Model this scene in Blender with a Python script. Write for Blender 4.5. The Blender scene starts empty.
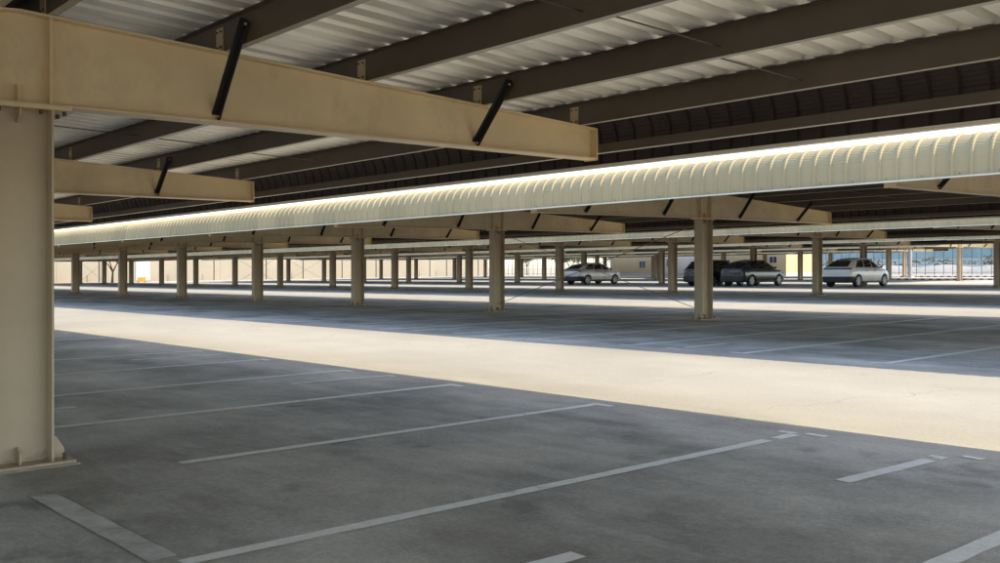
import bpy, bmesh, math, random
from mathutils import Vector, Matrix
random.seed(11)
scene = bpy.context.scene
C = scene.collection
R = math.radians

# ------------------------------------------------------------------ the site
# origin = foot of the near column line; x along the canopy rows, y across them.
# the whole yard drains with a slight fall: ground height = FX*x + FY*y
FX, FY = 0.0064, 0.0082
PITCH = 7.54                      # column spacing
ROW_Y = [0.10, 17.30, 34.62, 51.91, 69.21, 86.5]

# ------------------------------------------------------------------ materials
def new_mat(name):
    m = bpy.data.materials.new(name); m.use_nodes = True
    nt = m.node_tree; nt.nodes.clear()
    out = nt.nodes.new('ShaderNodeOutputMaterial')
    b = nt.nodes.new('ShaderNodeBsdfPrincipled')
    nt.links.new(b.outputs[0], out.inputs[0])
    return m, nt, b

def N(nt, typ, **kw):
    n = nt.nodes.new(typ)
    for k, v in kw.items():
        if k in n.inputs.keys(): n.inputs[k].default_value = v
        else: setattr(n, k, v)
    return n

def ramp(nt, src, stops):
    r = nt.nodes.new('ShaderNodeValToRGB')
    while len(r.color_ramp.elements) < len(stops): r.color_ramp.elements.new(0.5)
    for e, (p, c) in zip(r.color_ramp.elements, stops):
        e.position = p; e.color = (*c, 1) if len(c) == 3 else c
    nt.links.new(src, r.inputs[0]); return r

def mix(nt, fac, a, b, mode='MIX'):
    m = nt.nodes.new('ShaderNodeMix'); m.data_type = 'RGBA'; m.blend_type = mode
    for sock, v in ((m.inputs[0], fac), (m.inputs[6], a), (m.inputs[7], b)):
        if isinstance(v, (int, float)): sock.default_value = v
        elif isinstance(v, tuple): sock.default_value = (*v, 1)
        else: nt.links.new(v, sock)
    return m.outputs[2]

def coords(nt, scale=(1, 1, 1), kind='Object', rot=(0, 0, 0)):
    t = nt.nodes.new('ShaderNodeTexCoord'); mp = nt.nodes.new('ShaderNodeMapping')
    mp.inputs['Scale'].default_value = scale; mp.inputs['Rotation'].default_value = rot
    nt.links.new(t.outputs[kind], mp.inputs[0]); return mp.outputs[0]

def noise(nt, vec, scale, detail=4, rough=.55):
    n = N(nt, 'ShaderNodeTexNoise'); n.inputs['Scale'].default_value = scale
    n.inputs['Detail'].default_value = detail; n.inputs['Roughness'].default_value = rough
    nt.links.new(vec, n.inputs['Vector']); return n.outputs[0]

def bump(nt, b, src, strength, dist):
    n = N(nt, 'ShaderNodeBump'); n.inputs['Strength'].default_value = strength
    n.inputs['Distance'].default_value = dist
    nt.links.new(src, n.inputs['Height']); nt.links.new(n.outputs[0], b.inputs['Normal'])

def paint(name, col, rough=.5, var=.12, scale=1.5, metallic=0, dirt=None, spec=.5):
    m, nt, b = new_mat(name)
    v = coords(nt)
    n1 = noise(nt, v, scale, 5, .6)
    lo = tuple(c * (1 - var) for c in col); hi = tuple(min(1, c * (1 + var)) for c in col)
    c = ramp(nt, n1, [(.3, lo), (.7, hi)]).outputs[0]
    if dirt:
        n2 = noise(nt, coords(nt, (1.1, 1.1, .8)), 1.6, 6, .7)
        f = ramp(nt, n2, [(.52, (0, 0, 0)), (.78, (1, 1, 1))]).outputs[0]
        c = mix(nt, mult(nt, f, .35), c, dirt)
    nt.links.new(c, b.inputs['Base Color'])
    b.inputs['Roughness'].default_value = rough; b.inputs['Metallic'].default_value = metallic
    b.inputs['Specular IOR Level'].default_value = spec
    return m

def mult(nt, a, k):
    m = nt.nodes.new('ShaderNodeMath'); m.operation = 'MULTIPLY'
    nt.links.new(a, m.inputs[0])
    if isinstance(k, (int, float)): m.inputs[1].default_value = k
    else: nt.links.new(k, m.inputs[1])
    return m.outputs[0]

def mrange(nt, src, a, b, c=0, d=1):
    m = nt.nodes.new('ShaderNodeMapRange'); m.interpolation_type = 'SMOOTHSTEP'
    nt.links.new(src, m.inputs[0])
    for k, v in zip((1, 2, 3, 4), (a, b, c, d)): m.inputs[k].default_value = v
    return m.outputs[0]

def math2(nt, op, a, b):
    m = nt.nodes.new('ShaderNodeMath'); m.operation = op
    for k, v in enumerate((a, b)):
        if isinstance(v, (int, float)): m.inputs[k].default_value = v
        else: nt.links.new(v, m.inputs[k])
    return m.outputs[0]

def asphalt_color(nt):
    v = coords(nt)
    big = noise(nt, v, .11, 4, .6)
    mid = noise(nt, coords(nt, (.55, 1, 1)), .75, 7, .68)
    blot = noise(nt, coords(nt, (.8, 1, 1), rot=(0, 0, R(25))), .50, 8, .66)
    streak = noise(nt, coords(nt, (.14, 1, 1), rot=(0, 0, R(7))), 1.5, 6, .7)
    fine = noise(nt, v, 32, 5, .8)
    grain = noise(nt, v, 150, 2, .6)
    # bays (cars stand, oil drips, dust settles) and the lanes between, their colour lowered and evened to offset the sun on them
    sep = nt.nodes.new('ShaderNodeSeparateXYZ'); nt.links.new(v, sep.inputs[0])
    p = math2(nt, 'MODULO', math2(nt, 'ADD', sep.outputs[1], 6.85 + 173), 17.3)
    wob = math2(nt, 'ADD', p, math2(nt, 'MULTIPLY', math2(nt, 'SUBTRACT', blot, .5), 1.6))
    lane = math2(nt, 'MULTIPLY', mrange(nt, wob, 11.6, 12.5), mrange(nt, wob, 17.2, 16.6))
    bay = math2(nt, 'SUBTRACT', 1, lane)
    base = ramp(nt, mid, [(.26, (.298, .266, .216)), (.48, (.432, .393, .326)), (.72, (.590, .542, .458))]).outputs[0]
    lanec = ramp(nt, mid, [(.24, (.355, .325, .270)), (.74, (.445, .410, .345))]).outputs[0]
    bigc = ramp(nt, big, [(.34, (.88, .88, .88)), (.66, (1.08, 1.08, 1.08))]).outputs[0]
    bc = ramp(nt, blot, [(.37, (.70, .69, .67)), (.49, (1.02, 1.02, 1.01)), (.62, (1.40, 1.39, 1.36))]).outputs[0]
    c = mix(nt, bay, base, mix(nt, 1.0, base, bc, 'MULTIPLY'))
    st = ramp(nt, streak, [(.50, (0, 0, 0)), (.74, (1, 1, 1))]).outputs[0]
    c = mix(nt, mult(nt, st, .60), c, (.72, .68, .60))
    oil = noise(nt, v, 1.25, 4, .55)
    of = ramp(nt, oil, [(.62, (0, 0, 0)), (.72, (1, 1, 1))]).outputs[0]
    c = mix(nt, mult(nt, of, .50), c, (.13, .12, .105))
    sp = N(nt, 'ShaderNodeTexVoronoi', feature='F1'); sp.inputs['Scale'].default_value = .62; nt.links.new(v, sp.inputs['Vector'])
    dd = math2(nt, 'ADD', sp.outputs['Distance'], math2(nt, 'MULTIPLY', math2(nt, 'SUBTRACT', noise(nt, v, 4.5, 4, .65), .5), .30))
    drip = math2(nt, 'MULTIPLY', mrange(nt, dd, .15, .02), mrange(nt, noise(nt, v, .33, 2, .5), .46, .56))
    c = mix(nt, mult(nt, drip, .62), c, (.10, .092, .08))
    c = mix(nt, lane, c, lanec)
    c = mix(nt, 1.0, c, bigc, 'MULTIPLY')
    # hairline cracks
    vo = N(nt, 'ShaderNodeTexVoronoi', feature='DISTANCE_TO_EDGE'); vo.inputs['Scale'].default_value = .30
    wv = nt.nodes.new('ShaderNodeVectorMath'); wv.operation = 'ADD'
    nn = N(nt, 'ShaderNodeTexNoise'); nn.inputs['Scale'].default_value = 1.3; nn.inputs['Detail'].default_value = 6
    nt.links.new(v, nn.inputs['Vector']); nt.links.new(v, wv.inputs[0]); nt.links.new(nn.outputs[1], wv.inputs[1])
    nt.links.new(wv.outputs[0], vo.inputs['Vector'])
    cr = mrange(nt, vo.outputs[0], .0008, .0030, 1, 0)
    cr = math2(nt, 'MULTIPLY', cr, mrange(nt, big, .46, .56))
    c = mix(nt, mult(nt, cr, .60), c, (.10, .092, .08))
    fc = ramp(nt, fine, [(.28, (.72, .72, .72)), (.72, (1.22, 1.22, 1.22))]).outputs[0]
    c = mix(nt, math2(nt, 'ADD', math2(nt, 'MULTIPLY', bay, .45), .45), c, fc, 'MULTIPLY')
    gc = ramp(nt, grain, [(.3, (.80, .80, .80)), (.7, (1.2, 1.2, 1.2))]).outputs[0]
    c = mix(nt, .8, c, gc, 'MULTIPLY')
    return c, fine, grain, mid

def make_asphalt():
    m, nt, b = new_mat('dusty_asphalt')
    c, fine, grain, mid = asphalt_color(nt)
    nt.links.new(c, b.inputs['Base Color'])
    rr = ramp(nt, mid, [(.3, (.62, .62, .62)), (.7, (.85, .85, .85))]).outputs[0]
    nt.links.new(rr, b.inputs['Roughness'])
    b.inputs['Specular IOR Level'].default_value = .12
    h = N(nt, 'ShaderNodeMath', operation='ADD')
    nt.links.new(fine, h.inputs[0]); nt.links.new(grain, h.inputs[1])
    bump(nt, b, h.outputs[0], .35, .006)
    return m

def make_line_paint(name='worn_white_line_paint', lo=(.74, .69, .58), hi=(.88, .84, .74), a0=.88):
    m, nt, b = new_mat(name)
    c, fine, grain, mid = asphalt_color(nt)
    v = coords(nt)
    w = noise(nt, v, 5.5, 6, .72)
    w2 = noise(nt, v, .35, 3, .5)
    a = N(nt, 'ShaderNodeMath', operation='ADD'); nt.links.new(w, a.inputs[0]); nt.links.new(mult(nt, w2, .55), a.inputs[1])
    f = ramp(nt, a.outputs[0], [(a0, (1, 1, 1)), (a0 + .28, (.15, .15, .15))]).outputs[0]
    pc = ramp(nt, noise(nt, v, 22, 3, .6), [(.3, lo), (.7, hi)]).outputs[0]
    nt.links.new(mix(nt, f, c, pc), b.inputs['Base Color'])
    b.inputs['Roughness'].default_value = .7
    bump(nt, b, grain, .25, .004)
    return m

def make_sand(name='sand', lo=(.34, .29, .21), hi=(.47, .41, .31)):
    m, nt, b = new_mat(name)
    v = coords(nt)
    c = ramp(nt, noise(nt, v, .3, 8, .65), [(.3, lo), (.7, hi)]).outputs[0]
    nt.links.new(c, b.inputs['Base Color']); b.inputs['Roughness'].default_value = .95
    b.inputs['Specular IOR Level'].default_value = .1
    bump(nt, b, noise(nt, v, 6, 6, .7), .5, .04)
    return m

def make_sheet(name, col, rough=.45, var=.08, metallic=0, width=1.0):
    m, nt, b = new_mat(name)
    v = coords(nt)
    n = noise(nt, coords(nt, (4, .35, .35)), 1.0, 5, .65)
    c = ramp(nt, n, [(.3, tuple(x * (1 - var) for x in col)), (.7, tuple(min(1, x * (1 + var)) for x in col))]).outputs[0]
    sep = nt.nodes.new('ShaderNodeSeparateXYZ'); nt.links.new(v, sep.inputs[0])
    fl = math2(nt, 'FLOOR', math2(nt, 'MULTIPLY', sep.outputs[0], 1 / width), 0)
    wn = nt.nodes.new('ShaderNodeTexWhiteNoise'); wn.noise_dimensions = '1D'; nt.links.new(fl, wn.inputs['W'])
    tint = ramp(nt, wn.outputs[0], [(0, (.90, .90, .90)), (1, (1.07, 1.06, 1.04))]).outputs[0]
    c = mix(nt, 1.0, c, tint, 'MULTIPLY')
    d = ramp(nt, noise(nt, coords(nt, (1, .6, .35)), 1.6, 6, .72), [(.54, (0, 0, 0)), (.78, (1, 1, 1))]).outputs[0]
    c = mix(nt, mult(nt, d, .38), c, tuple(x * .60 for x in col))
    nt.links.new(c, b.inputs['Base Color']); b.inputs['Roughness'].default_value = rough
    b.inputs['Metallic'].default_value = metallic
    if not metallic: b.inputs['Specular IOR Level'].default_value = .12
    return m

M = {}
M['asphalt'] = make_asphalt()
M['line'] = make_line_paint()
M['oldline'] = make_line_paint('dusty_old_line_paint', (.60, .555, .47), (.70, .65, .56), .60)
M['sand'] = make_sand()
M['heap'] = make_sand('pale_sand_heap', (.48, .43, .34), (.60, .55, .45))
M['beige'] = paint('beige_steel_paint', (.70, .555, .33), .42, .10, 1.3, dirt=(.22, .16, .10))
def column_paint():
    m = paint('grey_beige_column_paint', (.47, .385, .265), .45, .10, 1.3, dirt=(.25, .20, .14)); nt = m.node_tree
    b = [n for n in nt.nodes if n.type == 'BSDF_PRINCIPLED'][0]; src = b.inputs['Base Color'].links[0].from_socket
    v = coords(nt); sep = nt.nodes.new('ShaderNodeSeparateXYZ'); nt.links.new(v, sep.inputs[0])
    n = noise(nt, v, 9, 5, .7)
    f = mrange(nt, math2(nt, 'SUBTRACT', n, math2(nt, 'MULTIPLY', sep.outputs[2], 3.2)), .28, .46)
    ch = mrange(nt, noise(nt, coords(nt, (1, 1, .5)), 14, 4, .7), .68, .74)
    c = mix(nt, mult(nt, f, .40), src, (.18, .11, .065)); c = mix(nt, mult(nt, ch, .35), c, (.30, .22, .14))
    nt.links.new(c, b.inputs['Base Color']); return m
M['beige_col'] = column_paint()
M['purlin'] = paint('brown_primed_purlin', (.110, .084, .057), .55, .18, 1.2)
M['cleat'] = paint('beige_cleat', (.56, .43, .25), .5, .1)
M['brace'] = paint('black_angle_steel', (.022, .021, .020), .5, .2)
M['rod'] = paint('dark_steel_rod', (.06, .05, .04), .5, .2)
M['tie'] = paint('pale_tie_rod', (.24, .20, .14), .5, .2)
M['bolt'] = paint('dark_bolt', (.07, .055, .04), .5, .2)
M['rust'] = paint('rust_streaked_grout', (.26, .22, .17), .85, .25, 9)
M['sheet'] = make_sheet('roof_sheet_galvanised', (.90, .875, .80), .38, .05, .38)
M['fascia'] = make_sheet('cream_fascia_sheet', (.47, .38, .225), .85, .05)
M['liner'] = make_sheet('brown_fascia_back', (.055, .044, .040), .6, .08)
M['trim'] = make_sheet('white_edge_trim', (.78, .73, .60), .42, .04)
M['girt'] = paint('grey_girt_and_lit_lip', (.42, .385, .31), .45, .1)
M['girt_web'] = M['purlin']

# ------------------------------------------------------------------ mesh helpers
class MB:
    def __init__(s): s.bm = bmesh.new(); s.mats = []; s.mi = 0
    def mat(s, m):
        if m not in s.mats: s.mats.append(m)
        s.mi = s.mats.index(m); return s
    def face(s, vs):
        try:
            f = s.bm.faces.new(vs); f.material_index = s.mi; return f
        except ValueError: return None
    def hexa(s, p):
        v = [s.bm.verts.new(q) for q in p]
        for idx in ((3, 2, 1, 0), (4, 5, 6, 7), (0, 1, 5, 4), (1, 2, 6, 5), (2, 3, 7, 6), (3, 0, 4, 7)):
            s.face([v[i] for i in idx])
    def box(s, x0, x1, y0, y1, z0, z1):
        s.hexa([(x0, y0, z0), (x1, y0, z0), (x1, y1, z0), (x0, y1, z0), (x0, y0, z1), (x1, y0, z1), (x1, y1, z1), (x0, y1, z1)])
    def prism(s, poly, axis, a0, a1):
        """extrude a closed polygon (2-D) along axis from a0 to a1"""
        def P(q, a):
            return (a, q[0], q[1]) if axis == 'x' else ((q[0], a, q[1]) if axis == 'y' else (q[0], q[1], a))
        A = [s.bm.verts.new(P(q, a0)) for q in poly]; B = [s.bm.verts.new(P(q, a1)) for q in poly]
        n = len(poly)
        for i in range(n): s.face([A[i], A[(i + 1) % n], B[(i + 1) % n], B[i]])
        s.face(A[::-1]); s.face(B)
    def tube(s, p0, p1, r0, r1=None, n=8, caps=True):
        r1 = r0 if r1 is None else r1
        p0, p1 = Vector(p0), Vector(p1); d = (p1 - p0).normalized()
        u = d.orthogonal().normalized(); w = d.cross(u)
        A, B = [], []
        for i in range(n):
            a = 2 * math.pi * i / n; o = u * math.cos(a) + w * math.sin(a)
            A.append(s.bm.verts.new(p0 + o * r0)); B.append(s.bm.verts.new(p1 + o * r1))
        for i in range(n): s.face([A[i], A[(i + 1) % n], B[(i + 1) % n], B[i]])
        if caps: s.face(A[::-1]); s.face(B)
    def lathe(s, prof, axis='x', n=24, c=(0, 0, 0)):
        """prof: list of (radius, along) revolved about an axis; closed if the ends have radius 0"""
        rings = []
        for r, a in prof:
            ring = []
            for i in range(n):
                t = 2 * math.pi * i / n
                u, w = r * math.cos(t), r * math.sin(t)
                q = (a, u, w) if axis == 'x' else ((u, a, w) if axis == 'y' else (u, w, a))
                ring.append(s.bm.verts.new(Vector(q) + Vector(c)))
            rings.append(ring)
        for A, B in zip(rings, rings[1:]):
            for i in range(n): s.face([A[i], A[(i + 1) % n], B[(i + 1) % n], B[i]])
        s.face(rings[0][::-1]); s.face(rings[-1])
    def grid(s, rows):
        V = [[s.bm.verts.new(p) for p in r] for r in rows]
        for a, b in zip(V, V[1:]):
            for i in range(len(a) - 1): s.face([a[i], a[i + 1], b[i + 1], b[i]])
        return V
    def build(s, name, parent=None, mat=None, smooth=None, normals=True, bevel=0):
        if bevel:
            bmesh.ops.bevel(s.bm, geom=s.bm.edges[:], offset=bevel, segments=1, affect='EDGES', clamp_overlap=True)
        if normals: bmesh.ops.recalc_face_normals(s.bm, faces=s.bm.faces[:])
        me = bpy.data.meshes.new(name); s.bm.to_mesh(me); s.bm.free()
        for m in (s.mats or [mat]):
            if m: me.materials.append(m)
        if smooth is not None:
            me.shade_smooth(); me.set_sharp_from_angle(angle=R(smooth))
        return put(me, name, parent)

def put(me, name, parent=None, loc=(0, 0, 0)):
    o = bpy.data.objects.new(name, me); C.objects.link(o); o.location = loc
    if parent: o.parent = parent
    return o

def tag(o, label=None, cat=None, group=None, kind=None):
    if label: o['label'] = label
    if cat: o['category'] = cat
    if group: o['group'] = group
    if kind: o['kind'] = kind
    return o

def thing(name, label, cat, loc=(0, 0, 0), rz=0, group=None):
    o = bpy.data.objects.new(name, None); C.objects.link(o)
    o.location = loc; o.rotation_euler = (0, 0, rz)
    return tag(o, label, cat, group)

# ------------------------------------------------------------------ ground
g = MB(); s = 1500
g.grid([[(x, y, -0.02) for x in (-s, -400, -130, 0, 60, s)] for y in (-s, -60, 0, 60, 130, 400, s)])
tag(g.build('ground', mat=M['sand']), kind='structure')
g = MB()
g.grid([[(x, y, 0) for x in range(-112, 61, 4)] for y in range(-44, 101, 4)])
lot = tag(g.build('parking_lot', mat=M['asphalt']), kind='structure')

BAY = 2.22
def strip(mb, p0, p1, w, gaps=0.0, z=.004, jit=.004):
    p0, p1 = Vector(p0), Vector(p1); d = p1 - p0; L = d.length; d.normalize(); n = Vector((-d.y, d.x))
    k = max(2, int(L / .16)); last = None
    for i in range(k + 1):
        t = L * i / k; c = p0 + d * t
        a = c + n * (w / 2 + random.uniform(-jit, jit)); b = c - n * (w / 2 + random.uniform(-jit, jit))
        cur = (mb.bm.verts.new((a.x, a.y, z)), mb.bm.verts.new((b.x, b.y, z)))
        if last and random.random() >= gaps: mb.face([last[0], last[1], cur[1], cur[0]])
        last = cur
def line_obj(segs, name='bay_line', mt='line'):
    mb = MB()
    for sg in segs: strip(mb, *sg)
    return mb.build(name, lot, M[mt], normals=False)

# near row: full bay lines with a T end, worn stubs of an older layout half-way between
near = []
for k in range(-1, 16):
    x = 2.87 - BAY * k
    segs = []
    y0 = 0.02 if k not in (1,) else .95
    if k == -1:
        segs.append(((x + .03, 0.02), (x + .03, 5.0), .105))
    elif k == 0:
        segs += [((x - .01, .02), (x, 4.50), .10), ((x + .0, 4.60), (x, 4.85), .10, .25), ((x - .02, 4.90), (x - .17, 4.90), .07), ((x + .04, 4.95), (x + .22, 4.94), .07)]
    else:
        segs += [((x, y0), (x, 4.98), .10 if k < 2 else .12), ((x - .06, 5.0), (x + .20, 5.0), .085)]
    line_obj(segs)
line_obj([((3.98, 3.62), (4.03, 4.62), .105, .04), ((3.96, 4.76), (4.08, 4.75), .06), ((4.12, 4.90), (4.26, 4.88), .065), ((4.02, 4.68), (4.08, 4.70), .05)])
line_obj([((3.955, 1.05), (3.975, 1.40), .105, 0, .004, .012)])
line_obj([((-2.97, 3.8), (-2.86, 5.05), .09, .05), ((-2.9, 5.05), (-2.72, 5.05), .08)])
line_obj([((-2.80, .95), (-2.74, 1.35), .10)])
line_obj([((-7.35, 3.6), (-7.33, 5.0), .09, .08)])
line_obj([((1.02, -.03), (2.74, -.015), .14), ((3.1, -.03), (9.5, -.03), .14)], 'centre_line', 'oldline')
# second row
for k in range(-1, 13):
    x = .66 - BAY * k
    line_obj([((x, 10.46), (x, 22.3), .12), ((x - .22, 10.44), (x + .08, 10.44), .09)])
for x in (-2.82, -7.3, -9.6, -16.1):
    line_obj([((x, 10.50), (x, 11.75), .10, .05), ((x - .2, 10.46), (x + .04, 10.46), .08)])
far = MB()
for yc in ROW_Y[2:5]:
    for k in range(0, 44):
        x = -5 - BAY * k
        strip(far, (x, yc - 6.8), (x, yc + 5), .10)
tag(far.build('bay_line', lot, M['line'], normals=False), kind='stuff')

# ------------------------------------------------------------------ carports
COL_H, HD, HB = 2.42, .20, .12        # clear height, half depth, half flange width
TIP, OVER, RAD = 5.50, 6.22, .30
def raf_top(o): return 3.045 - .0595 * abs(o)
PD = .222
def sheet_pan(o): return raf_top(o) + PD + .004

def bolt(mb, p, axis='z', r=.016, h=.03):
    p = Vector(p); d = {'x': Vector((1, 0, 0)), 'y': Vector((0, 1, 0)), 'z': Vector((0, 0, 1)), '-x': Vector((-1, 0, 0)), '-y': Vector((0, -1, 0)), '-z': Vector((0, 0, -1))}[axis]
    mb.tube(p, p + d * h, r, n=6)

# column mesh: I section with stiffeners and a bolted head
m = MB().mat(M['beige_col'])
t = .014
m.box(-HB, HB, HD - t, HD, .03, COL_H - .0305)
m.box(-HB, HB, -HD, -HD + t, .03, COL_H - .0305)
m.box(-.006, .006, -HD + t, HD - t, .03, COL_H - .0305)
for sx in (-1, 1):                                       # rounded web stiffeners at foot and head
    a, b = sorted((sx * .0065, sx * (HB - .015)))
    prof = [(a, .03), (b, .03), (b, .11), (b - sx * 0 - (.02 if sx > 0 else 0), .135), (a + (.02 if sx < 0 else 0), .135)]
    m.prism([(a, .03), (b, .03), (b, .10), ((a + b) / 2, .135), (a, .135)], 'y', -.012, .0)
    m.prism([(a, COL_H - .031), (b, COL_H - .031), (b, COL_H - .08), ((a + b) / 2, COL_H - .12), (a, COL_H - .12)], 'y', -.012, .0)
column_me = m.build('column')
m = MB().mat(M['beige_col'])
m.box(-.17, .17, -.33, .33, .012, .030)
for sy in (-1, 1):                                       # gussets outside the flanges
    y0, y1 = sy * (HD + .001), sy * (HD + .10)
    m.prism([(y0, .0302), (y1, .0302), (y1, .09), (y0 + sy * .045, .18), (y0, .18)], 'x', -.006, .006)
m.mat(M['rust']); m.box(-.19, .19, -.35, .35, -.03, .0118)
m.mat(M['bolt'])
for sx in (-1, 1):
    for sy in (-1, 1):
        bolt(m, (sx * .10, sy * .275, .0302), 'z', .017, .045)
base_me = m.build('base_plate')
m = MB().mat(M['beige'])
m.box(-HB - .01, HB + .01, -HD - .11, HD + .11, COL_H - .030, COL_H - .001)
m.mat(M['bolt'])
for sx in (-1, 1):
    for yy in (-.28, -.13, .13, .28): bolt(m, (sx * .075, yy, COL_H - .0305), '-z', .015, .028)
head_me = m.build('head_plate')

# rafter
m = MB().mat(M['beige'])
B0 = COL_H; B1 = COL_H - .012
def raf_bot(o): return B0 if abs(o) < .32 else B0 - .02 * (abs(o) - .32) / (TIP - .32)
st = [-TIP, -.32, 0, .32, TIP]
top = [(o, raf_top(o) - .0162) for o in st]; bot = [(o, raf_bot(o) + .0162) for o in st]
for (a, b), (c, d) in zip(zip(top, top[1:]), zip(bot, bot[1:])):
    m.prism([c, d, b, a], 'x', -.005, .005)
FW = .085
for a, b in zip(st, st[1:]):
    m.prism([(a, raf_top(a) - .016), (b, raf_top(b) - .016), (b, raf_top(b)), (a, raf_top(a))], 'x', -FW, FW)
    m.prism([(a, raf_bot(a)), (b, raf_bot(b)), (b, raf_bot(b) + .016), (a, raf_bot(a) + .016)], 'x', -FW, FW)
for sy in (-1, 1):
    a, b = sorted((sy * (TIP + .001), sy * (TIP + .013)))
    m.box(-FW - .005, FW + .005, a, b, raf_bot(TIP) - .01, raf_top(TIP) - .004)
    for yy in (HD - .014,):                               # web stiffeners over the column flanges
        for x0, x1 in ((-FW + .004, -.0055), (.0055, FW - .004)):
            a, b = sorted((sy * yy, sy * (yy + .014)))
            m.box(x0, x1, a, b, COL_H + .0165, raf_top(HD) - .0175)
for x0, x1 in ((-FW + .02, -.0055), (.0055, FW - .02)):       # small tabs above the joint
    m.box(x0, x1, -.011, .0, COL_H + .0165, COL_H + .13)
rafter_me = m.build('rafter')

POFF = [sg * (.17 + 1.275 * j) for j in range(5) for sg in (1, -1)]
# cleats: short plates on the rafter that the purlins bolt to
cleat_objs = []
for o in POFF:
    z = raf_top(o); m = MB()
    m.mat(M['cleat']); m.box(-.055, .055, o - .0105, o - .0025, z + .001, z + PD - .035)
    m.mat(M['bolt'])
    for xx in (-.032, .032):
        for zz in (.04, PD - .065): bolt(m, (xx, o - .0105, z + zz), '-y', .0085, .012)
    cleat_objs.append(m.build('purlin_cleat'))
def fly(mb, o, sx):
    p0 = Vector((sx * .012, o - .02, raf_bot(o) + .03)); p1 = Vector((sx * .50, o - .02, raf_top(o) + .15))
    d = (p1 - p0).normalized(); n = Vector((0, 1, 0)).cross(d)
    def bar(w, tk, off, yo):
        h = [p0 - n * w / 2, p0 + n * w / 2, p1 + n * w / 2, p1 - n * w / 2]
        mb.hexa([tuple(q + Vector((0, yo - tk / 2, 0)) + n * off) for q in h] + [tuple(q + Vector((0, yo + tk / 2, 0)) + n * off) for q in h])
    bar(.055, .006, 0, -.006); bar(.006, .05, -.0305, -.030)
    mb.mat(M['cleat'])
    for q in (p0 + d * .03, p1 - d * .03): bolt(mb, q + Vector((0, -.0092, 0)), '-y', .011, .014)
    mb.mat(M['brace'])
brace_me = []
for o in (1.445, 3.995, -1.445, -3.995):
    m = MB().mat(M['brace']); fly(m, o, 1)
    brace_me.append(m.build('fly_brace'))
proto_objs = [column_me, base_me, head_me, rafter_me] + cleat_objs + brace_me
column_me, base_me, head_me, rafter_me = [o.data for o in proto_objs[:4]]
cleat_mes = [o.data for o in cleat_objs]
brace_me = [o.data for o in brace_me]
for o in proto_objs: bpy.data.objects.remove(o)

RIB = [(0, 0), (.138, 0), (.165, 1), (.223, 1)]
RIBF = [(0, 0), (.200, 0), (.212, 1), (.238, 1)]        # the fascia's narrower ribs          # pan, side, crest, side within 0.25 m
RH = .076
def rib_xs(x0, x1, RIB=RIB):
    out = []; n = int(round((x1 - x0) / .25))
    for i in range(n):
        for dx, h in RIB: out.append((x0 + i * .25 + dx, h))
    out.append((x0 + n * .25, 0)); return out

def fascia_profile(sg, segs, crimp):
    """(offset, z, normal_y, normal_z) down from the roof edge round the bullnose"""
    E_ = OVER - RAD; LAP = .072                          # the roll laps over the roof ribs, closed off against the pans
    zc = sheet_pan(E_) + LAP - RAD; pts = [(E_ - .10, sheet_pan(E_) + .004, 0, 0), (E_ - .10, sheet_pan(E_) + LAP + .002, 0, 0)]
    for i in range(segs + 1):
        a = math.pi / 2 * (1 - i / segs)
        r = RAD - (crimp if (i % 2 and 0 < i < segs) else 0)
        pts.append((OVER - RAD + r * math.cos(a), zc + r * math.sin(a), math.cos(a), math.sin(a)))
    pts.append((OVER, 2.412, 1, 0))
    return [(sg * y, z, sg * ny, nz) for y, z, ny, nz in pts]

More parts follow.
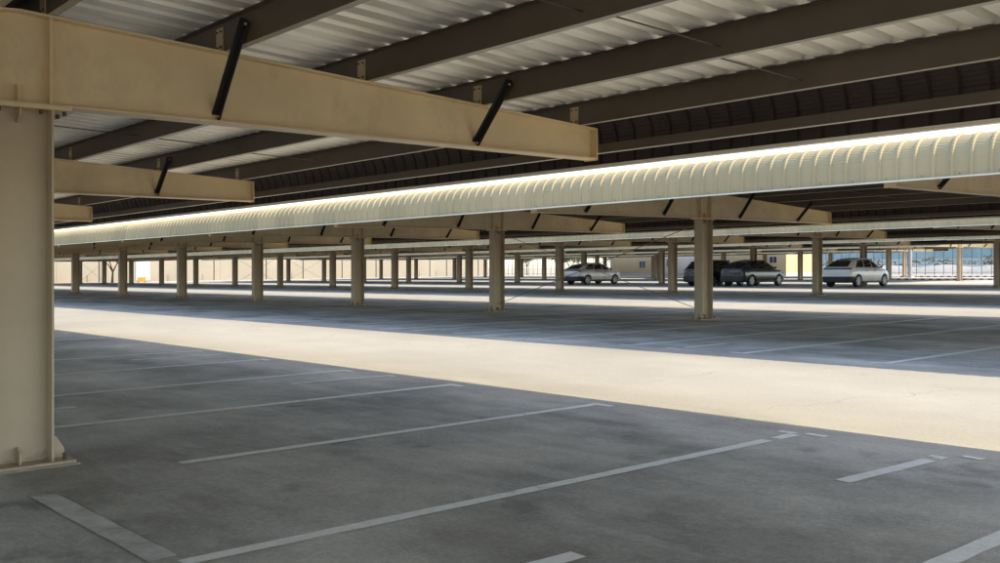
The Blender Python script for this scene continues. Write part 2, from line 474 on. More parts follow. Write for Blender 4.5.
def carport(idx, ks, x0, x1, label, braced=(), extra_cols=(), detail=2):
    y = ROW_Y[idx]
    root = thing('carport', label, 'carport', (0, y, 0), 0, 'rows of parking canopies')
    xs_c = [(-PITCH * k) for k in ks] + list(extra_cols)
    for x in xs_c:
        c = put(column_me, 'column', root, (x, 0, 0))
        put(base_me, 'base_plate', c); put(head_me, 'head_plate', c)
        r = put(rafter_me, 'rafter', root, (x, 0, 0))
        if idx == 0 and -25 < x < 1:
            for cm in cleat_mes: put(cm, 'purlin_cleat', r)
        for b in brace_me: put(b, 'fly_brace', r)
    # purlins (Z sections) running the whole row
    for o in POFF:
        z = raf_top(o); m = MB().mat(M['purlin']); tk = .003
        m.box(x0 + .1, x1 - .1, o - tk / 2, o + tk / 2, z + .002, z + PD)
        m.mat(M['girt']); m.box(x0 + .1, x1 - .1, o + tk / 2 + .0002, o + .062, z + .0018, z + .0045)  # lower flange in a paler colour, imitating light bounced up from the ground
        m.mat(M['purlin']); m.box(x0 + .1, x1 - .1, o + .0622, o + .065, z + .0018, z + .018)
        m.box(x0 + .1, x1 - .1, o - .062, o - tk / 2 - .0002, z + PD - .0028, z + PD - .0002)
        m.build('purlin', root)
    for sg in (1, -1):                                   # eave girt under the rafter tips
        o = TIP + .076; m = MB().mat(M['purlin'])
        def bx(a, b, z0, z1):
            a, b = sorted((sg * a, sg * b)); m.box(x0 + .1, x1 - .1, a, b, z0, z1)
        bx(o + .03, o + .034, 2.478, 2.565); m.mat(M['girt'])
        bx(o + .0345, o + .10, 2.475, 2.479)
        m.mat(M['purlin']); bx(o + .0345, o + .10, 2.5645, 2.568)
        m.build('eave_girt', root)
    # sag rods at mid bay
    if detail >= 2:
        for a, b in zip(ks[:-1], ks[1:]):
            xm = -PITCH * (a + b) / 2 - 1.1
            m = MB().mat(M['rod'])
            for sg in (1, -1):
                for j in range(4):
                    oa, ob = .17 + 1.275 * j, .17 + 1.275 * (j + 1)
                    xo = .07 * (-1) ** j
                    m.tube((xm + xo, sg * oa, raf_top(oa) + .045), (xm + xo, sg * ob, raf_top(ob) + .075), .0065, n=6)
            m.build('sag_rod', root)
    # ribbed roof sheet
    xs = rib_xs(x0, x1)
    m = MB()
    rows = []
    E_ = OVER - RAD
    for o, k in ((-E_, 0), (-E_ + .10, 0), (-E_ + .18, 1), (0, 1), (E_ - .18, 1), (E_ - .10, 0), (E_, 0)):      # ribs are pinched shut at the eaves
        rows.append([(x, o, sheet_pan(o) + RH * h * k) for x, h in xs])
    m.grid(rows); m.build('roof_sheet', root, M['sheet'], normals=False)
    # bullnose fascias: outer skin, and the dark brown back a few millimetres inside it
    segs = {2: 22, 1: 12, 0: 6}[detail]
    for sg in (1, -1):
        pr = fascia_profile(sg, segs, .004 if detail >= 1 else 0)
        m = MB().mat(M['fascia'])
        xf = rib_xs(x0, x1, RIBF)
        m.grid([[(x, py + ny * RH * h * .34, pz + nz * RH * h * (.34 if i > 1 else 0)) for x, h in xf] for i, (py, pz, ny, nz) in enumerate(pr)])
        m.mat(M['liner'])
        m.grid([[(x, py + ny * (RH * h * .34 - .006), pz + nz * (RH * h * .34 - .006)) for x, h in xf] for i, (py, pz, ny, nz) in enumerate(pr)])
        if detail >= 2:                                   # screw heads
            m.mat(M['bolt'])
            for i in range(int((x1 - x0) / .25)):
                if i % 2 == 0: continue
                xx = x0 + i * .25 + .07; m.box(xx - .006, xx + .006, *sorted((sg * OVER, sg * (OVER + .006))), 2.45, 2.462)
        m.build('fascia', root, normals=False)
        m = MB().mat(M['trim'])
        def bx(a, b, z0, z1):
            a, b = sorted((sg * a, sg * b)); m.box(x0, x1, a, b, z0, z1)
        bx(OVER - .022, OVER + .052, 2.404, 2.4085); bx(OVER + .0522, OVER + .0555, 2.404, 2.424)
        bx(OVER - .0255, OVER - .0222, 2.404, 2.440)
        m.build('edge_trim', root)
    for a, b in braced:                                   # cross-braced bay: two crossing rods
        for p, q in ((a, b), (b, a)):
            m = MB().mat(M['tie'])
            m.tube((-PITCH * p, .02 if p == a else -.02, .20), (-PITCH * q, .02 if p == a else -.02, 2.34), .009, n=6)
            m.build('brace_rod', root)
    return root

rng = lambda a, b: list(range(a, b + 1))
XE = 9.5
carport(0, rng(-1, 8), -69, XE, 'near beige steel canopy overhead, with the big column at the left edge', detail=2)
carport(1, rng(-1, 14), -112, XE, 'second canopy, its curved cream fascia facing the sunlit lane', braced=[(1, 2)], detail=2)
carport(2, rng(-1, 14), -112, XE, 'third canopy back, columns standing in shade beyond the second canopy', braced=[(8, 9), (13, 14)], detail=1)
carport(3, rng(-1, 12), -99, XE, 'fourth canopy back, the one the parked cars stand under', braced=[(11, 12)], detail=0)
c5 = carport(4, rng(4, 13), -103, -23.5, 'fifth canopy back, with a white downpipe, directly behind the cars', extra_cols=(-24.85,), detail=0)
carport(5, rng(5, 13), -103, -36.5, 'farthest canopy, in front of the yellow cabins', detail=0)
M['white_pipe'] = paint('white_pipe', (.78, .77, .73), .4, .05)
m = MB().mat(M['white_pipe'])
m.tube((-53.2, .35, .15), (-53.2, .35, 2.6), .07, n=10); m.tube((-53.2, .35, .15), (-54.6, .35, .05), .07, n=10)
m.build('downpipe', c5)

# ------------------------------------------------------------------ cars
def car_paint(name, col, rough=.28, metallic=.0):
    m, nt, b = new_mat(name)
    n = noise(nt, coords(nt), 3, 5, .6)
    c = ramp(nt, n, [(.3, tuple(x * .92 for x in col)), (.7, col)]).outputs[0]
    nt.links.new(c, b.inputs['Base Color']); b.inputs['Roughness'].default_value = rough
    b.inputs['Metallic'].default_value = metallic; b.inputs['Coat Weight'].default_value = .4
    b.inputs['Coat Roughness'].default_value = .12
    return m
M['glass'] = paint('dark_tinted_glass', (.012, .014, .016), .06, .05)
M['tyre'] = paint('tyre_rubber', (.022, .022, .022), .8, .2, 8)
M['rimm'] = paint('alloy_rim', (.26, .265, .27), .4, .05, metallic=.7)
M['plastic'] = paint('black_plastic', (.013, .013, .0135), .55, .15)
M['lampred'] = paint('dark_red_lens', (.16, .012, .012), .2, .05)
M['plate'] = paint('number_plate', (.7, .7, .68), .4, .03)
M['lens'] = paint('headlamp_lens', (.55, .57, .6), .15, .05)

def smooth_interp(keys, y):
    for (a, *va), (b, *vb) in zip(keys, keys[1:]):
        if a <= y <= b:
            t = (y - a) / (b - a); t = t * t * (3 - 2 * t) * .5 + t * .5
            return [p + (q - p) * t for p, q in zip(va, vb)]
    return list(keys[-1][1:])

def car(label, x, y, rz, body, group, H=1.58, roofmat=None, style='suv', Lc=4.62, lampmat=None, platemat=None):
    root = thing('parked_car', label, 'car', (x, y, 0), rz, group)
    h = Lc / 2; W = .93
    RWY, FWY, WR = -1.42, 1.46, .345
    # lower body: keys (y, half width, bottom z, shoulder z)
    keys = [(-h, .70, .46, 1.00), (-h + .07, .80, .34, 1.07), (-h + .25, .885, .27, 1.11), (-h + .7, .925, .235, 1.11), (-.6, W, .225, 1.08), (.5, W, .225, 1.05),
            (1.15, .925, .23, 1.02), (1.6, .905, .24, .98), (h - .35, .86, .25, .90), (h - .12, .77, .28, .80), (h - .02, .64, .34, .69), (h, .52, .42, .61)]
    ys = sorted(set([k[0] for k in keys] + [-h + i * Lc / 34 for i in range(35)]))
    m = MB(); rows = []
    for yy in ys:
        w, zb, zs = smooth_interp(keys, yy)
        half = [(0, zb), (w * .80, zb), (w * .95, zb + .06), (w * .985, zb + .20), (w, zb + (zs - zb) * .52), (w * .985, zb + (zs - zb) * .68), (w * .965, zs - .10), (w * .92, zs - .025), (w * .84, zs), (w * .45, zs + .022), (0, zs + .028)]
        ring = half + [(-a, b) for a, b in half[-2:0:-1]]
        rows.append([(a, yy, b) for a, b in ring])
    n = len(rows[0])
    V = [[m.bm.verts.new(p) for p in r] for r in rows]
    for A, B in zip(V, V[1:]):
        for i in range(n): m.face([A[i], A[(i + 1) % n], B[(i + 1) % n], B[i]])
    m.face(V[0][::-1]); m.face(V[-1])
    bo = m.build('body', None, body)
    cut = MB()
    for wy in (RWY, FWY): cut.lathe([(WR + .055, -1.3), (WR + .055, 1.3)], 'x', 28, (0, wy, WR))
    co = cut.build('cut')
    md = bo.modifiers.new('b', 'BOOLEAN'); md.object = co; md.operation = 'DIFFERENCE'; md.solver = 'EXACT'
    dg = bpy.context.evaluated_depsgraph_get()
    me = bpy.data.meshes.new_from_object(bo.evaluated_get(dg)); me.name = 'body'
    bpy.data.objects.remove(bo); bpy.data.objects.remove(co)
    me.materials.clear(); me.materials.append(body); me.shade_smooth(); me.set_sharp_from_angle(angle=R(38))
    b = put(me, 'body', root)
    # inner black floor so the arches read dark
    m = MB().mat(M['plastic']); m.box(-.70, .70, -h + .35, h - .4, .26, .70); m.build('underbody', root)
    # greenhouse
    zb = 1.06; T = H - .03
    if style == 'suv':
        belt = [(-h + .16, .74), (-h + .62, .83), (-.78, .845), (.12, .845), (.95, .83), (1.32, .74)]
        roof = [(-h + .62, .60), (-h + .98, .635), (-.70, .645), (.06, .635), (.28, .615), (.40, .585)]
        zr = [T - .085, T - .045, T - .005, T - .01, T - .035, T - .065]
    else:
        belt = [(-h + .05, .73), (-h + .60, .83), (-.72, .845), (.18, .845), (1.0, .83), (1.38, .73)]
        roof = [(-h + .78, .55), (-h + 1.22, .61), (-.62, .635), (.10, .625), (.30, .60), (.44, .57)]
        zr = [T - .155, T - .06, T - .005, T - .005, T - .035, T - .07]
    zbelt = [zb + .015, zb + .02, zb + .01, zb, zb - .015, zb - .02]
    pill = MB().mat(body)
    def P(sx, i, f, out=0):
        a, c = belt[i], roof[i]
        bulge = .022 * math.sin(math.pi * f)
        return Vector((sx * (a[1] + (c[1] - a[1]) * f + bulge + out), a[0] + (c[0] - a[0]) * f, zbelt[i] + (zr[i] - zbelt[i]) * f))
    for sx in (-1, 1):
        pill.grid([[P(sx, i, f / 5, 0) for f in range(6)] for i in range(6)])
    fr = [[P(sx, i, 1) for sx in (1,)] for i in range(6)]
    rows = []
    for i in range(6):
        r = []
        for q in range(9):
            u = -1 + q / 4; r.append((roof[i][1] * u, roof[i][0], zr[i] + .045 * (1 - u * u)))
        rows.append(r)
    rf = MB().mat(roofmat or body); rf.grid(rows); rfo = rf.build('roof', root, smooth=40)
    pill.build('pillars', root, smooth=40)
    # side windows: three per side, set just proud of the pillars
    for sx in (-1, 1):
        for i, (fa, fb) in ((1, (.06, .97)), (2, (.03, .95)), (3, (.04, .90))):
            g = MB().mat(M['glass']); rws = []
            for s_ in range(5):
                t_ = fa + (fb - fa) * s_ / 4; rws.append([])
                for f in range(5):
                    ff = .06 + .84 * f / 4
                    rws[-1].append(P(sx, i, ff, .006).lerp(P(sx, i + 1, ff, .006), t_))
            g.grid(rws); g.build('window', root, smooth=40)
    def screen(i, name, lo, hi):
        g = MB().mat(M['glass']); rws = []
        sgn = -1 if i == 0 else 1
        for f in range(6):
            ff = lo + (hi - lo) * f / 5; a, c = P(1, i, ff), P(-1, i, ff); rws.append([])
            for q in range(9):
                u = q / 8; p = a.lerp(c, .04 + .92 * u); p.y += sgn * (.06 * (1 - (2 * u - 1) ** 2) + .012); p.z += .045 * (1 - (2 * u - 1) ** 2) * ff + .012
                rws[-1].append(p)
        g.grid(rws); g.build(name, root, smooth=40)
    # body coloured frame behind the screens
    for i, nm in ((0, 'tailgate'), (5, 'windscreen_frame')):
        g = MB().mat(body); sgn = -1 if i == 0 else 1; rws = []
        for f in range(6):
            ff = f / 5; a, c = P(1, i, ff), P(-1, i, ff); rws.append([])
            for q in range(9):
                u = q / 8; p = a.lerp(c, u); p.y += sgn * .06 * (1 - (2 * u - 1) ** 2); p.z += .045 * (1 - (2 * u - 1) ** 2) * ff; rws[-1].append(p)
        g.grid(rws); g.build(nm, root, smooth=40)
    screen(0, 'rear_window', .16, .88); screen(5, 'windscreen', .06, .93)
    # spoiler lip along the rear edge of the roof
    g = MB().mat(M['plastic']); rw = roof[0][1] * .97
    for q in range(10):
        us = (-1 + q / 5, -1 + (q + 1) / 5)
        zz = [zr[0] + .045 * (1 - u * u) for u in us]; yy = roof[0][0]
        g.hexa([(us[0] * rw, yy - .13, zz[0] - .020), (us[1] * rw, yy - .13, zz[1] - .020), (us[1] * rw, yy + .05, zz[1] - .004), (us[0] * rw, yy + .05, zz[0] - .004),
                (us[0] * rw, yy - .13, zz[0] + .004), (us[1] * rw, yy - .13, zz[1] + .004), (us[1] * rw, yy + .05, zz[1] + .022), (us[0] * rw, yy + .05, zz[0] + .022)])
    g.build('spoiler', root)
    # black lower bumper and lamp bar follow the tail's own curve
    cont = [(0, -h), (.70, -h), (.80, -h + .07), (.885, -h + .25), (.918, -h + .5), (.925, -h + .53)]
    def tail_y(x):
        x = abs(x)
        for (a, ya), (c, yc) in zip(cont, cont[1:]):
            if a <= x <= c: return ya + (yc - ya) * (x - a) / (c - a)
        return cont[-1][1]
    xs_ = [0, .25, .5, .66, .70, .75, .80, .84, .885, .90, .918]; xs_ = [-q for q in xs_[:0:-1]] + xs_
    g = MB().mat(M['plastic']); rws = []
    for zz, kx, ky in ((.25, .93, .10), (.31, 1.0, 0), (.53, 1.016, -.012), (.60, 1.010, .004)):
        rws.append([(px * kx, tail_y(px) - .022 + ky, zz) for px in xs_])
    g.grid(rws); g.build('rear_bumper', root, smooth=50)
    g = MB().mat(lampmat or M['lampred'])
    for xa, xb in zip(xs_, xs_[1:]):
        if abs(xa) > .886 or abs(xb) > .886: continue
        f_ = .968
        ya, yb = tail_y(xa), tail_y(xb)
        g.hexa([(xa * f_, ya - .006, .985), (xb * f_, yb - .006, .985), (xb * f_ * .9, yb + .12, .985), (xa * f_ * .9, ya + .12, .985),
                (xa * f_, ya + .004, 1.065), (xb * f_, yb + .004, 1.065), (xb * f_ * .9, yb + .12, 1.065), (xa * f_ * .9, ya + .12, 1.065)])
    g.build('tail_lamp', root)
    g = MB().mat(platemat or M['plate']); g.box(-.26, .26, -h - .012, -h + .03, .66, .77); g.build('number_plate', root)
    for sx in (-1, 1):
        g = MB().mat(M['lens']); g.hexa([(sx * .50, h - .10, .62), (sx * .78, h - .30, .62), (sx * .76, h - .45, .66), (sx * .48, h - .2, .66), (sx * .50, h - .12, .70), (sx * .80, h - .32, .74), (sx * .76, h - .45, .76), (sx * .48, h - .2, .74)]); g.build('headlight', root)
        g = MB().mat(body if style == 'suv' else M['plastic'])
        g.hexa([(sx * .86, .88, 1.04), (sx * 1.04, .84, 1.07), (sx * 1.04, .96, 1.07), (sx * .86, .98, 1.04), (sx * .86, .88, 1.12), (sx * 1.05, .84, 1.19), (sx * 1.05, .96, 1.18), (sx * .86, .98, 1.13)])
        g.build('wing_mirror', root, bevel=.012)
        for hy in (-.55, .35):
            g = MB().mat(M['plastic'] if style != 'suv' else body); a, c = sorted((sx * (W - .035), sx * (W + .012))); g.box(a, c, hy - .10, hy + .10, .90, .93); g.build('door_handle', root, bevel=.006)
        g = MB().mat(M['plastic']); a, c = sorted((sx * (W - .06), sx * (W + .008))); g.box(a, c, RWY + WR + .08, FWY - WR - .08, .235, .34); g.build('side_sill', root, bevel=.012)
    for wy in (RWY, FWY):
        for sx in (-1, 1):
            w = bpy.data.objects.new('wheel', None); C.objects.link(w); w.parent = root; w.location = (sx * .80, wy, WR)
            g = MB().mat(M['tyre']); g.lathe([(.22, -.10), (WR - .03, -.11), (WR, -.07), (WR, .07), (WR - .03, .11), (.22, .10)], 'x', 28); g.build('tyre', w, smooth=40)
            g = MB().mat(M['rimm'])
            for k in range(8):
                a = 2 * math.pi * k / 8; ca, sa = math.cos(a), math.sin(a)
                pts = []
                for xx in (sx * .075, sx * .108):
                    for (r_, wd) in ((.03, .026), (.245, .040)):
                        for e in (-1, 1): pts.append((xx, r_ * ca - e * wd * sa, r_ * sa + e * wd * ca))
                g.hexa([pts[0], pts[1], pts[3], pts[2], pts[4], pts[5], pts[7], pts[6]])
            g.lathe([(.238, sx * .06), (.262, sx * .108), (.270, sx * .100), (.250, sx * .05)], 'x', 28)
            g.mat(M['plastic']); g.lathe([(.235, sx * .03), (.235, sx * .055)], 'x', 20)
            g.build('rim', w, smooth=40)
    return root
GC = 'cars parked nose-in under the fourth canopy'
M['lampdark'] = paint('smoked_lens', (.022, .006, .006), .2, .05); M['platedark'] = paint('dark_grey_plate', (.10, .10, .10), .5, .1)  # plate in plain dark grey so it barely shows
P_silver = car_paint('silver_paint', (.70, .70, .71), .3, .15)
P_black = car_paint('black_green_paint', (.010, .014, .014), .22)
P_grey = car_paint('graphite_paint', (.040, .046, .048), .25, .2)
P_white = car_paint('white_paint', (.82, .82, .81), .3)
car('silver hatchback with black rear bumper, seen between two canopy posts', -43.25, 50.75, R(0), P_silver, GC, 1.57, style='sedan', lampmat=M['lampdark'])
car('black sport utility car half hidden behind the thick nearer column', -31.75, 50.1, R(0), P_black, GC, 1.64, lampmat=M['lampdark'], platemat=M['platedark'])
car('dark grey hatchback with sloping tail beside the black one', -29.00, 50.2, R(0), P_grey, GC, 1.61, style='sedan', lampmat=M['lampdark'], platemat=M['platedark'])
car('white coupe-roofed crossover with black bumper, standing alone to one side', -22.30, 50.6, R(0), P_white, GC, 1.63, style='sedan', lampmat=M['lampdark'])

# ------------------------------------------------------------------ background
M['wall'] = paint('beige_render', (.33, .285, .215), .9, .10, .15, dirt=(.27, .23, .17))
M['dark_post'] = paint('dark_post', (.035, .032, .030), .6, .2)
M['yellow'] = paint('yellow_render', (.50, .39, .22), .85, .08, .4)
M['pink'] = paint('pale_pink_render', (.66, .58, .51), .85, .08, .4)
M['white'] = paint('white_render', (.52, .505, .47), .8, .06, .4)
M['blue'] = paint('blue_cladding', (.22, .32, .36), .6, .3, .12)
M['paleblue'] = paint('pale_cladding', (.45, .50, .50), .6, .12, .1)
M['orange'] = paint('orange_board', (.75, .27, .02), .5, .05)
M['red'] = paint('red_sign', (.55, .03, .05), .45, .05)
M['winglass'] = paint('window_glass', (.03, .035, .05), .08, .05)
M['bark'] = paint('bark', (.16, .11, .08), .9, .2, 4)
M['leaf_a'] = paint('olive_leaves', (.085, .095, .05), .7, .3, 1)
M['leaf_b'] = paint('grey_green_leaves', (.12, .125, .085), .7, .3, 1)
M['gravel'] = paint('grey_gravel', (.33, .31, .28), .95, .2, 2)

w = thing('perimeter_wall', 'long beige perimeter wall with dark posts along the far side', 'wall', (-118.5, 60, 0))
m = MB().mat(M['wall'])
for i in range(17):
    y0 = -45 + i * 5.25; m.box(-.12, .12, y0 + .012, y0 + 5.238, -.3, 5.2)
m.build('panel', w)
m = MB().mat(M['wall']); m.box(-.17, .17, -45, 44.25, 5.2, 5.32); m.build('coping', w)
for yy in (-19.5, -9.3, -4.6, 3, 8.7, 15.1, 21, 31, 34.3, 40.8):
    m = MB().mat(M['dark_post']); m.tube((1.7, yy, -.3), (1.7, yy, 2.75), .07, n=8); m.build('post', w)
M['gate'] = paint('pale_blue_gate', (.40, .46, .53), .5, .05)
m = MB().mat(M['gate']); m.box(.13, .20, -14.4, -12.6, .1, 3.6); m.build('gate', w)

f = thing('mesh_fence', 'tall thin-barred dark fence on the sand beyond the last canopy', 'fence', (-68, 105.2, 0))
for i in range(96):
    x = -48.5 + i * 1.01
    m = MB().mat(M['dark_post']); m.tube((x, 0, -.1), (x, 0, 2.9), .032, n=6); m.build('post', f)
m = MB().mat(M['dark_post'])
for zz in (.25, 1.5, 2.85): m.tube((-48.5, .05, zz), (47.5, .05, zz), .018, n=5)
m.build('rail', f)

def cabin(label, x0, x1, y, mat, wins, name='site_cabin', depth=6, hh=3.0):
    r = thing(name, label, 'cabin', ((x0 + x1) / 2, y, 0), 0, 'cabins beyond the canopies')
    cx = (x0 + x1) / 2; a, b = x0 - cx, x1 - cx
    m = MB().mat(mat); m.box(a, b, 0, depth, .35, hh); m.build('wall', r)
    m = MB().mat(M['white']); m.box(a - .08, b + .08, -.10, depth + .1, -.3, .345); m.build('plinth', r)
    m = MB().mat(M['white']); m.box(a - .25, b + .25, -.3, depth + .3, hh + .003, hh + .18); m.build('roof', r)
    for (u0, u1, z0, z1, kind) in wins:
        u0 -= cx; u1 -= cx
        m = MB().mat(M['white']); m.box(u0 - .06, u1 + .06, -.05, -.003, z0 - .06, z1 + .06); wf = m.build('window' if kind == 'w' else 'vent', r)
        m = MB()
        if kind == 'w':
            m.mat(M['winglass']); mid = (u0 + u1) / 2
            m.box(u0, mid - .03, -.056, -.051, z0, z1); m.box(mid + .03, u1, -.056, -.051, z0, z1); m.build('pane', wf)
        else:
            m.mat(M['dark_post'])
            k = 3
            for q in range(k): zz = z0 + (z1 - z0) * q / k; m.box(u0, u1, -.09, -.051, zz, zz + (z1 - z0) / k * .55)
            m.build('louvre', wf)
    return r
cabin('yellow cabin with one dark double window and a white plinth', -82.6, -75.6, 95.2, M['yellow'], [(-77.5, -76.5, 1.05, 1.9, 'w')])
cabin('pale pink cabin with a dark louvred vent', -74.6, -67.2, 95.2, M['pink'], [(-73.0, -72.1, 1.3, 2.2, 'v')])
cabin('yellow cabin seen over the dark sedan, small window high up', -66.4, -55.9, 95.2, M['yellow'], [(-58.0, -57.1, 1.5, 2.2, 'w'), (-64.5, -63.5, 1.1, 1.9, 'w')])

wh = thing('warehouse', 'far low building with a blue cladding band, beyond the fence', 'building', (-50, 158, 0))
m = MB().mat(M['paleblue']); m.box(-52, 75, 0, 20, -.5, 2.1); m.build('wall', wh)
m = MB().mat(M['blue']); m.box(-52.2, 75.2, -.2, 20.2, 2.103, 3.75); m.build('cladding_band', wh)
m = MB().mat(M['white']); m.box(-52.4, 75.4, -.4, 20.4, 3.753, 3.95); m.build('roof', wh)
lw = thing('boundary_wall', 'low white wall on the sand in front of the blue building', 'wall', (-40, 128, 0))
m = MB().mat(M['white']); m.box(-45, 70, 0, .25, -.4, 1.0); m.build('wall', lw)

hd = thing('hedge', 'ragged grey-green hedge between the low white wall and the blue building', 'hedge', (-10, 141, 0))
m = MB().mat(M['leaf_b'])
for i in range(5200):
    x = random.uniform(-75, 60); top_ = 1.75 + .35 * math.sin(x * .7) + .25 * math.sin(x * 2.3 + 1)
    c = Vector((x, random.uniform(-.6, .6), random.uniform(-.3, max(.3, top_)))); u = Vector((random.uniform(-1, 1), random.uniform(-1, 1), random.uniform(-1, 1))).normalized(); v = u.orthogonal().normalized(); s_ = random.uniform(.12, .3)
    m.face([m.bm.verts.new(c + u * s_), m.bm.verts.new(c + v * s_ * .6), m.bm.verts.new(c - u * s_), m.bm.verts.new(c - v * s_ * .6)])
m.build('foliage', hd, normals=False)
m = MB().mat(M['bark'])
for i in range(60): m.tube((-74 + i * 2.25, 0, -.4), (-74 + i * 2.25, 0, 1.0), .05, n=5)
tag(m.build('stems', hd), kind='stuff')

# gravel berm
m = MB(); rows = []
for i in range(90):
    x = -60 + i * 1.0; r = []
    for j in range(9):
        t_ = j / 8; r.append((x, 110 + 9 * t_, .95 * math.sin(math.pi * t_) ** .8 * (1 + .18 * math.sin(x * .9) + random.uniform(-.1, .1)) - .05))
    rows.append(r)
m.grid(rows); tag(m.build('gravel_berm', mat=M['gravel'], smooth=60), kind='stuff')
tag(bpy.data.objects['gravel_berm'], 'low grey gravel berm behind the fence', 'berm')

def striped(label, x0, x1, y):
    r = thing('kerb', label, 'kerb', ((x0 + x1) / 2, y, 0)); a = (x1 - x0) / 2
    k = int(2 * a / .32)
    pw, pb = MB().mat(M['white']), MB().mat(M['dark_post'])
    for i in range(k): (pw if i % 2 else pb).box(-a + i * .32 + .003, -a + (i + 1) * .32 - .003, -.09, .09, -.05, .11)
    pw.build('white_blocks', r); pb.build('black_blocks', r)
striped('black and white kerb beyond the last canopy', -39, -10, 88.3)
striped('black and white kerb near the fifth canopy end post', -37.5, -10, 73.6)

# sand heap
m = MB(); rows = []
for i in range(25):
    r = []
    for j in range(41):
        u, v = -1 + i / 12, -1 + j / 20
        d = math.hypot(u, (v + .55) / (.45 if v < -.55 else 1.55)); hgt = max(0, 1 - d) ** 1.05
        r.append((u * 3.6, v * 9.0, 1.75 * hgt + (.06 * random.random() if hgt > 0 else -.02)))
    rows.append(r)
o = m.build('sand_heap', mat=M['heap'], smooth=60); o.location = (-107.8, 47.3, 0)
tag(o, 'pale heap of sand dumped in front of the perimeter wall', 'sand heap')
bd = thing('warning_board', 'small orange board in front of the sand heap', 'board', (-104.4, 41.0, 0))
m = MB().mat(M['orange']); m.box(-.04, .04, -.48, .48, .18, .62); m.build('panel', bd, bevel=.01)
for yy in (-.35, .35):
    m = MB().mat(M['dark_post']); m.box(-.03, .03, yy - .03, yy + .03, -.05, .178); m.build('leg', bd)

def branchy(mb, p, d, L, r, depth):
    q = p + d * L; mb.tube(p, q, r, r * .62, n=6, caps=False)
    if depth == 0: return [q]
    tips = []
    for _ in range(3 if depth > 1 else 2):
        nd = (d + Vector((random.uniform(-.8, .8), random.uniform(-.8, .8), random.uniform(-.1, .5)))).normalized()
        tips += branchy(mb, q, nd, L * random.uniform(.6, .8), r * .6, depth - 1)
    return tips
tr = thing('bare_tree', 'bare leafless tree near the perimeter wall', 'tree', (-109.2, 39.4, 0))
m = MB().mat(M['bark']); tips = branchy(m, Vector((0, 0, -.1)), Vector((.05, .03, 1)).normalized(), 1.35, .16, 4); m.build('trunk', tr)

def leafy(label, x, y, hh, rad, mat, group):
    r = thing('tree', label, 'tree', (x, y, 0), 0, group)
    m = MB().mat(M['bark']); tips = branchy(m, Vector((0, 0, -.1)), Vector((random.uniform(-.1, .1), 0, 1)).normalized(), hh * .38, .13, 3); m.build('trunk', r)
    m = MB().mat(mat)
    for tp in tips + [t_ + Vector((random.uniform(-1, 1), random.uniform(-1, 1), random.uniform(-.8, .6))) * rad * .5 for t_ in tips]:
        for _ in range(60):
            c = tp + Vector((random.gauss(0, .32), random.gauss(0, .32), random.gauss(0, .28))) * rad * .8
            u = Vector((random.uniform(-1, 1), random.uniform(-1, 1), random.uniform(-1, 1))).normalized(); v = u.orthogonal().normalized()
            s_ = random.uniform(.07, .16)
            a = [m.bm.verts.new(c + u * s_), m.bm.verts.new(c + v * s_ * .6), m.bm.verts.new(c - u * s_), m.bm.verts.new(c - v * s_ * .6)]
            m.face(a)
    m.build('crown', r, normals=False)
GT = 'trees behind the mesh fence'
for i, (x, y, hh, rad, mt, lb) in enumerate([
    (-114, 109, 3.6, 1.3, 'leaf_a', 'olive tree just past the end of the perimeter wall'),
    (-109, 111, 4.2, 1.5, 'leaf_b', 'grey-green tree second along behind the fence'),
    (-104, 109, 3.4, 1.2, 'leaf_a', 'short olive tree third along behind the fence'),
    (-99, 112, 4.4, 1.6, 'leaf_b', 'taller grey-green tree behind the silver car'),
    (-94.5, 110, 3.8, 1.3, 'leaf_a', 'olive tree behind the silver car, close to the yellow cabin'),
    (-90, 111, 4.0, 1.5, 'leaf_b', 'grey-green tree next to the yellow cabin')]):
    leafy(lb, x, y, hh, rad, M[mt], GT)

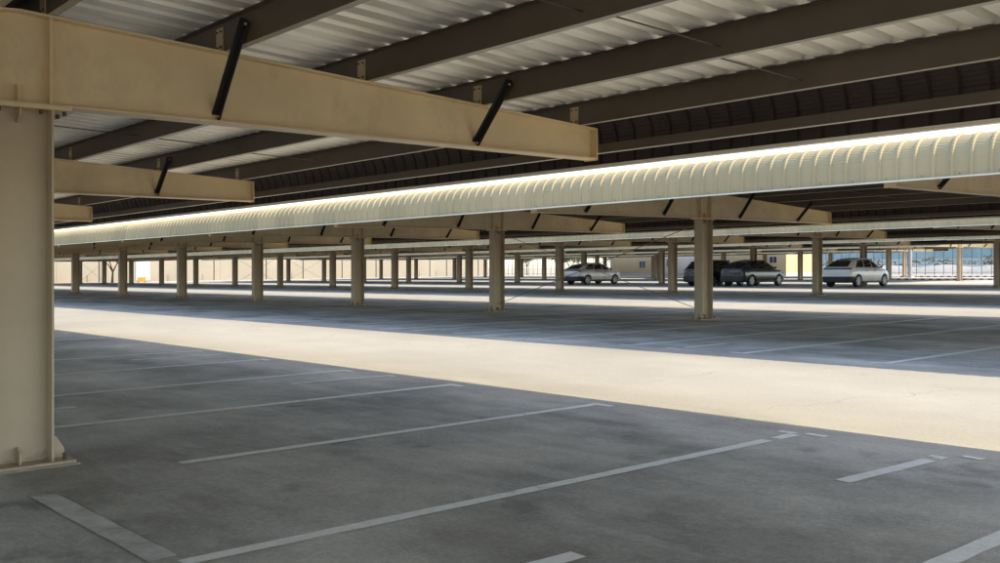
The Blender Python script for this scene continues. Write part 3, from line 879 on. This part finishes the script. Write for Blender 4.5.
sg = thing('stop_sign', 'round red sign on a thin post beyond the canopies', 'sign', (-48.3, 88.9, 0))
m = MB().mat(M['red']); m.lathe([(.36, -.015), (.36, .0)], 'y', 20, (0, -.03, 1.12)); m.build('disc', sg)
m = MB().mat(M['dark_post']); m.tube((0, 0, -.05), (0, 0, 1.45), .03); m.build('post', sg)
wp = thing('white_post', 'thick white post standing clear to one side of the white car', 'post', (-46.2, 84.6, 0))
wp.location = (-35.9, 84.0, 0)
M['grey_post'] = paint('pale_grey_post', (.30, .295, .28), .6, .08)
m = MB().mat(M['grey_post']); m.tube((0, 0, -.05), (0, 0, 2.7), .16, n=14); m.build('shaft', wp)
m = MB().mat(M['white']); m.box(-.28, .28, -.28, .28, -.05, .12); m.build('foot', wp)

# ------------------------------------------------------------------ the yard's drainage fall
for me in bpy.data.meshes:
    for v in me.vertices: v.co.z += FX * v.co.x + FY * v.co.y
    me.update()
for o in bpy.data.objects:
    o.location.z += FX * o.location.x + FY * o.location.y

# ------------------------------------------------------------------ camera, light, world
cd = bpy.data.cameras.new('camera'); cam = bpy.data.objects.new('camera', cd); C.objects.link(cam)
cd.sensor_width = 36; cd.lens = 35.66; cd.shift_y = -.0135; cd.clip_start = .05; cd.clip_end = 5000
cam.location = (7.11, -1.79, 1.331); cam.rotation_euler = (R(90), 0, .8573)
scene.camera = cam

sun_dir = Vector((.8, .46, 1)).normalized()
elev = math.asin(sun_dir.z); az = math.atan2(sun_dir.x, sun_dir.y)
sd = bpy.data.lights.new('sun', 'SUN'); sd.energy = 2.0; sd.angle = R(.5); sd.color = (1, .88, .645)
so = bpy.data.objects.new('sun', sd); C.objects.link(so)
so.rotation_euler = sun_dir.to_track_quat('Z', 'Y').to_euler(); so.location = (0, 0, 30)
wd = bpy.data.worlds.new('World'); scene.world = wd; wd.use_nodes = True
nt = wd.node_tree; bg = nt.nodes['Background']
sky = nt.nodes.new('ShaderNodeTexSky'); sky.sky_type = 'NISHITA'; sky.sun_disc = False
sky.sun_elevation = elev; sky.sun_rotation = az; sky.dust_density = 1.0; sky.air_density = 1.0
nt.links.new(sky.outputs[0], bg.inputs[0]); bg.inputs[1].default_value = .15

scene.view_settings.view_transform = 'Standard'; scene.view_settings.look = 'None'
scene.view_settings.exposure = 1.62; scene.view_settings.gamma = 1
scene.render.engine = 'CYCLES'
cy = scene.cycles
cy.max_bounces = 14; cy.diffuse_bounces = 10; cy.glossy_bounces = 3; cy.transmission_bounces = 2
cy.caustics_reflective = False; cy.caustics_refractive = False; cy.sample_clamp_indirect = 0
cy.use_denoising = True
try: cy.denoiser = 'OPENIMAGEDENOISE'
except Exception: pass
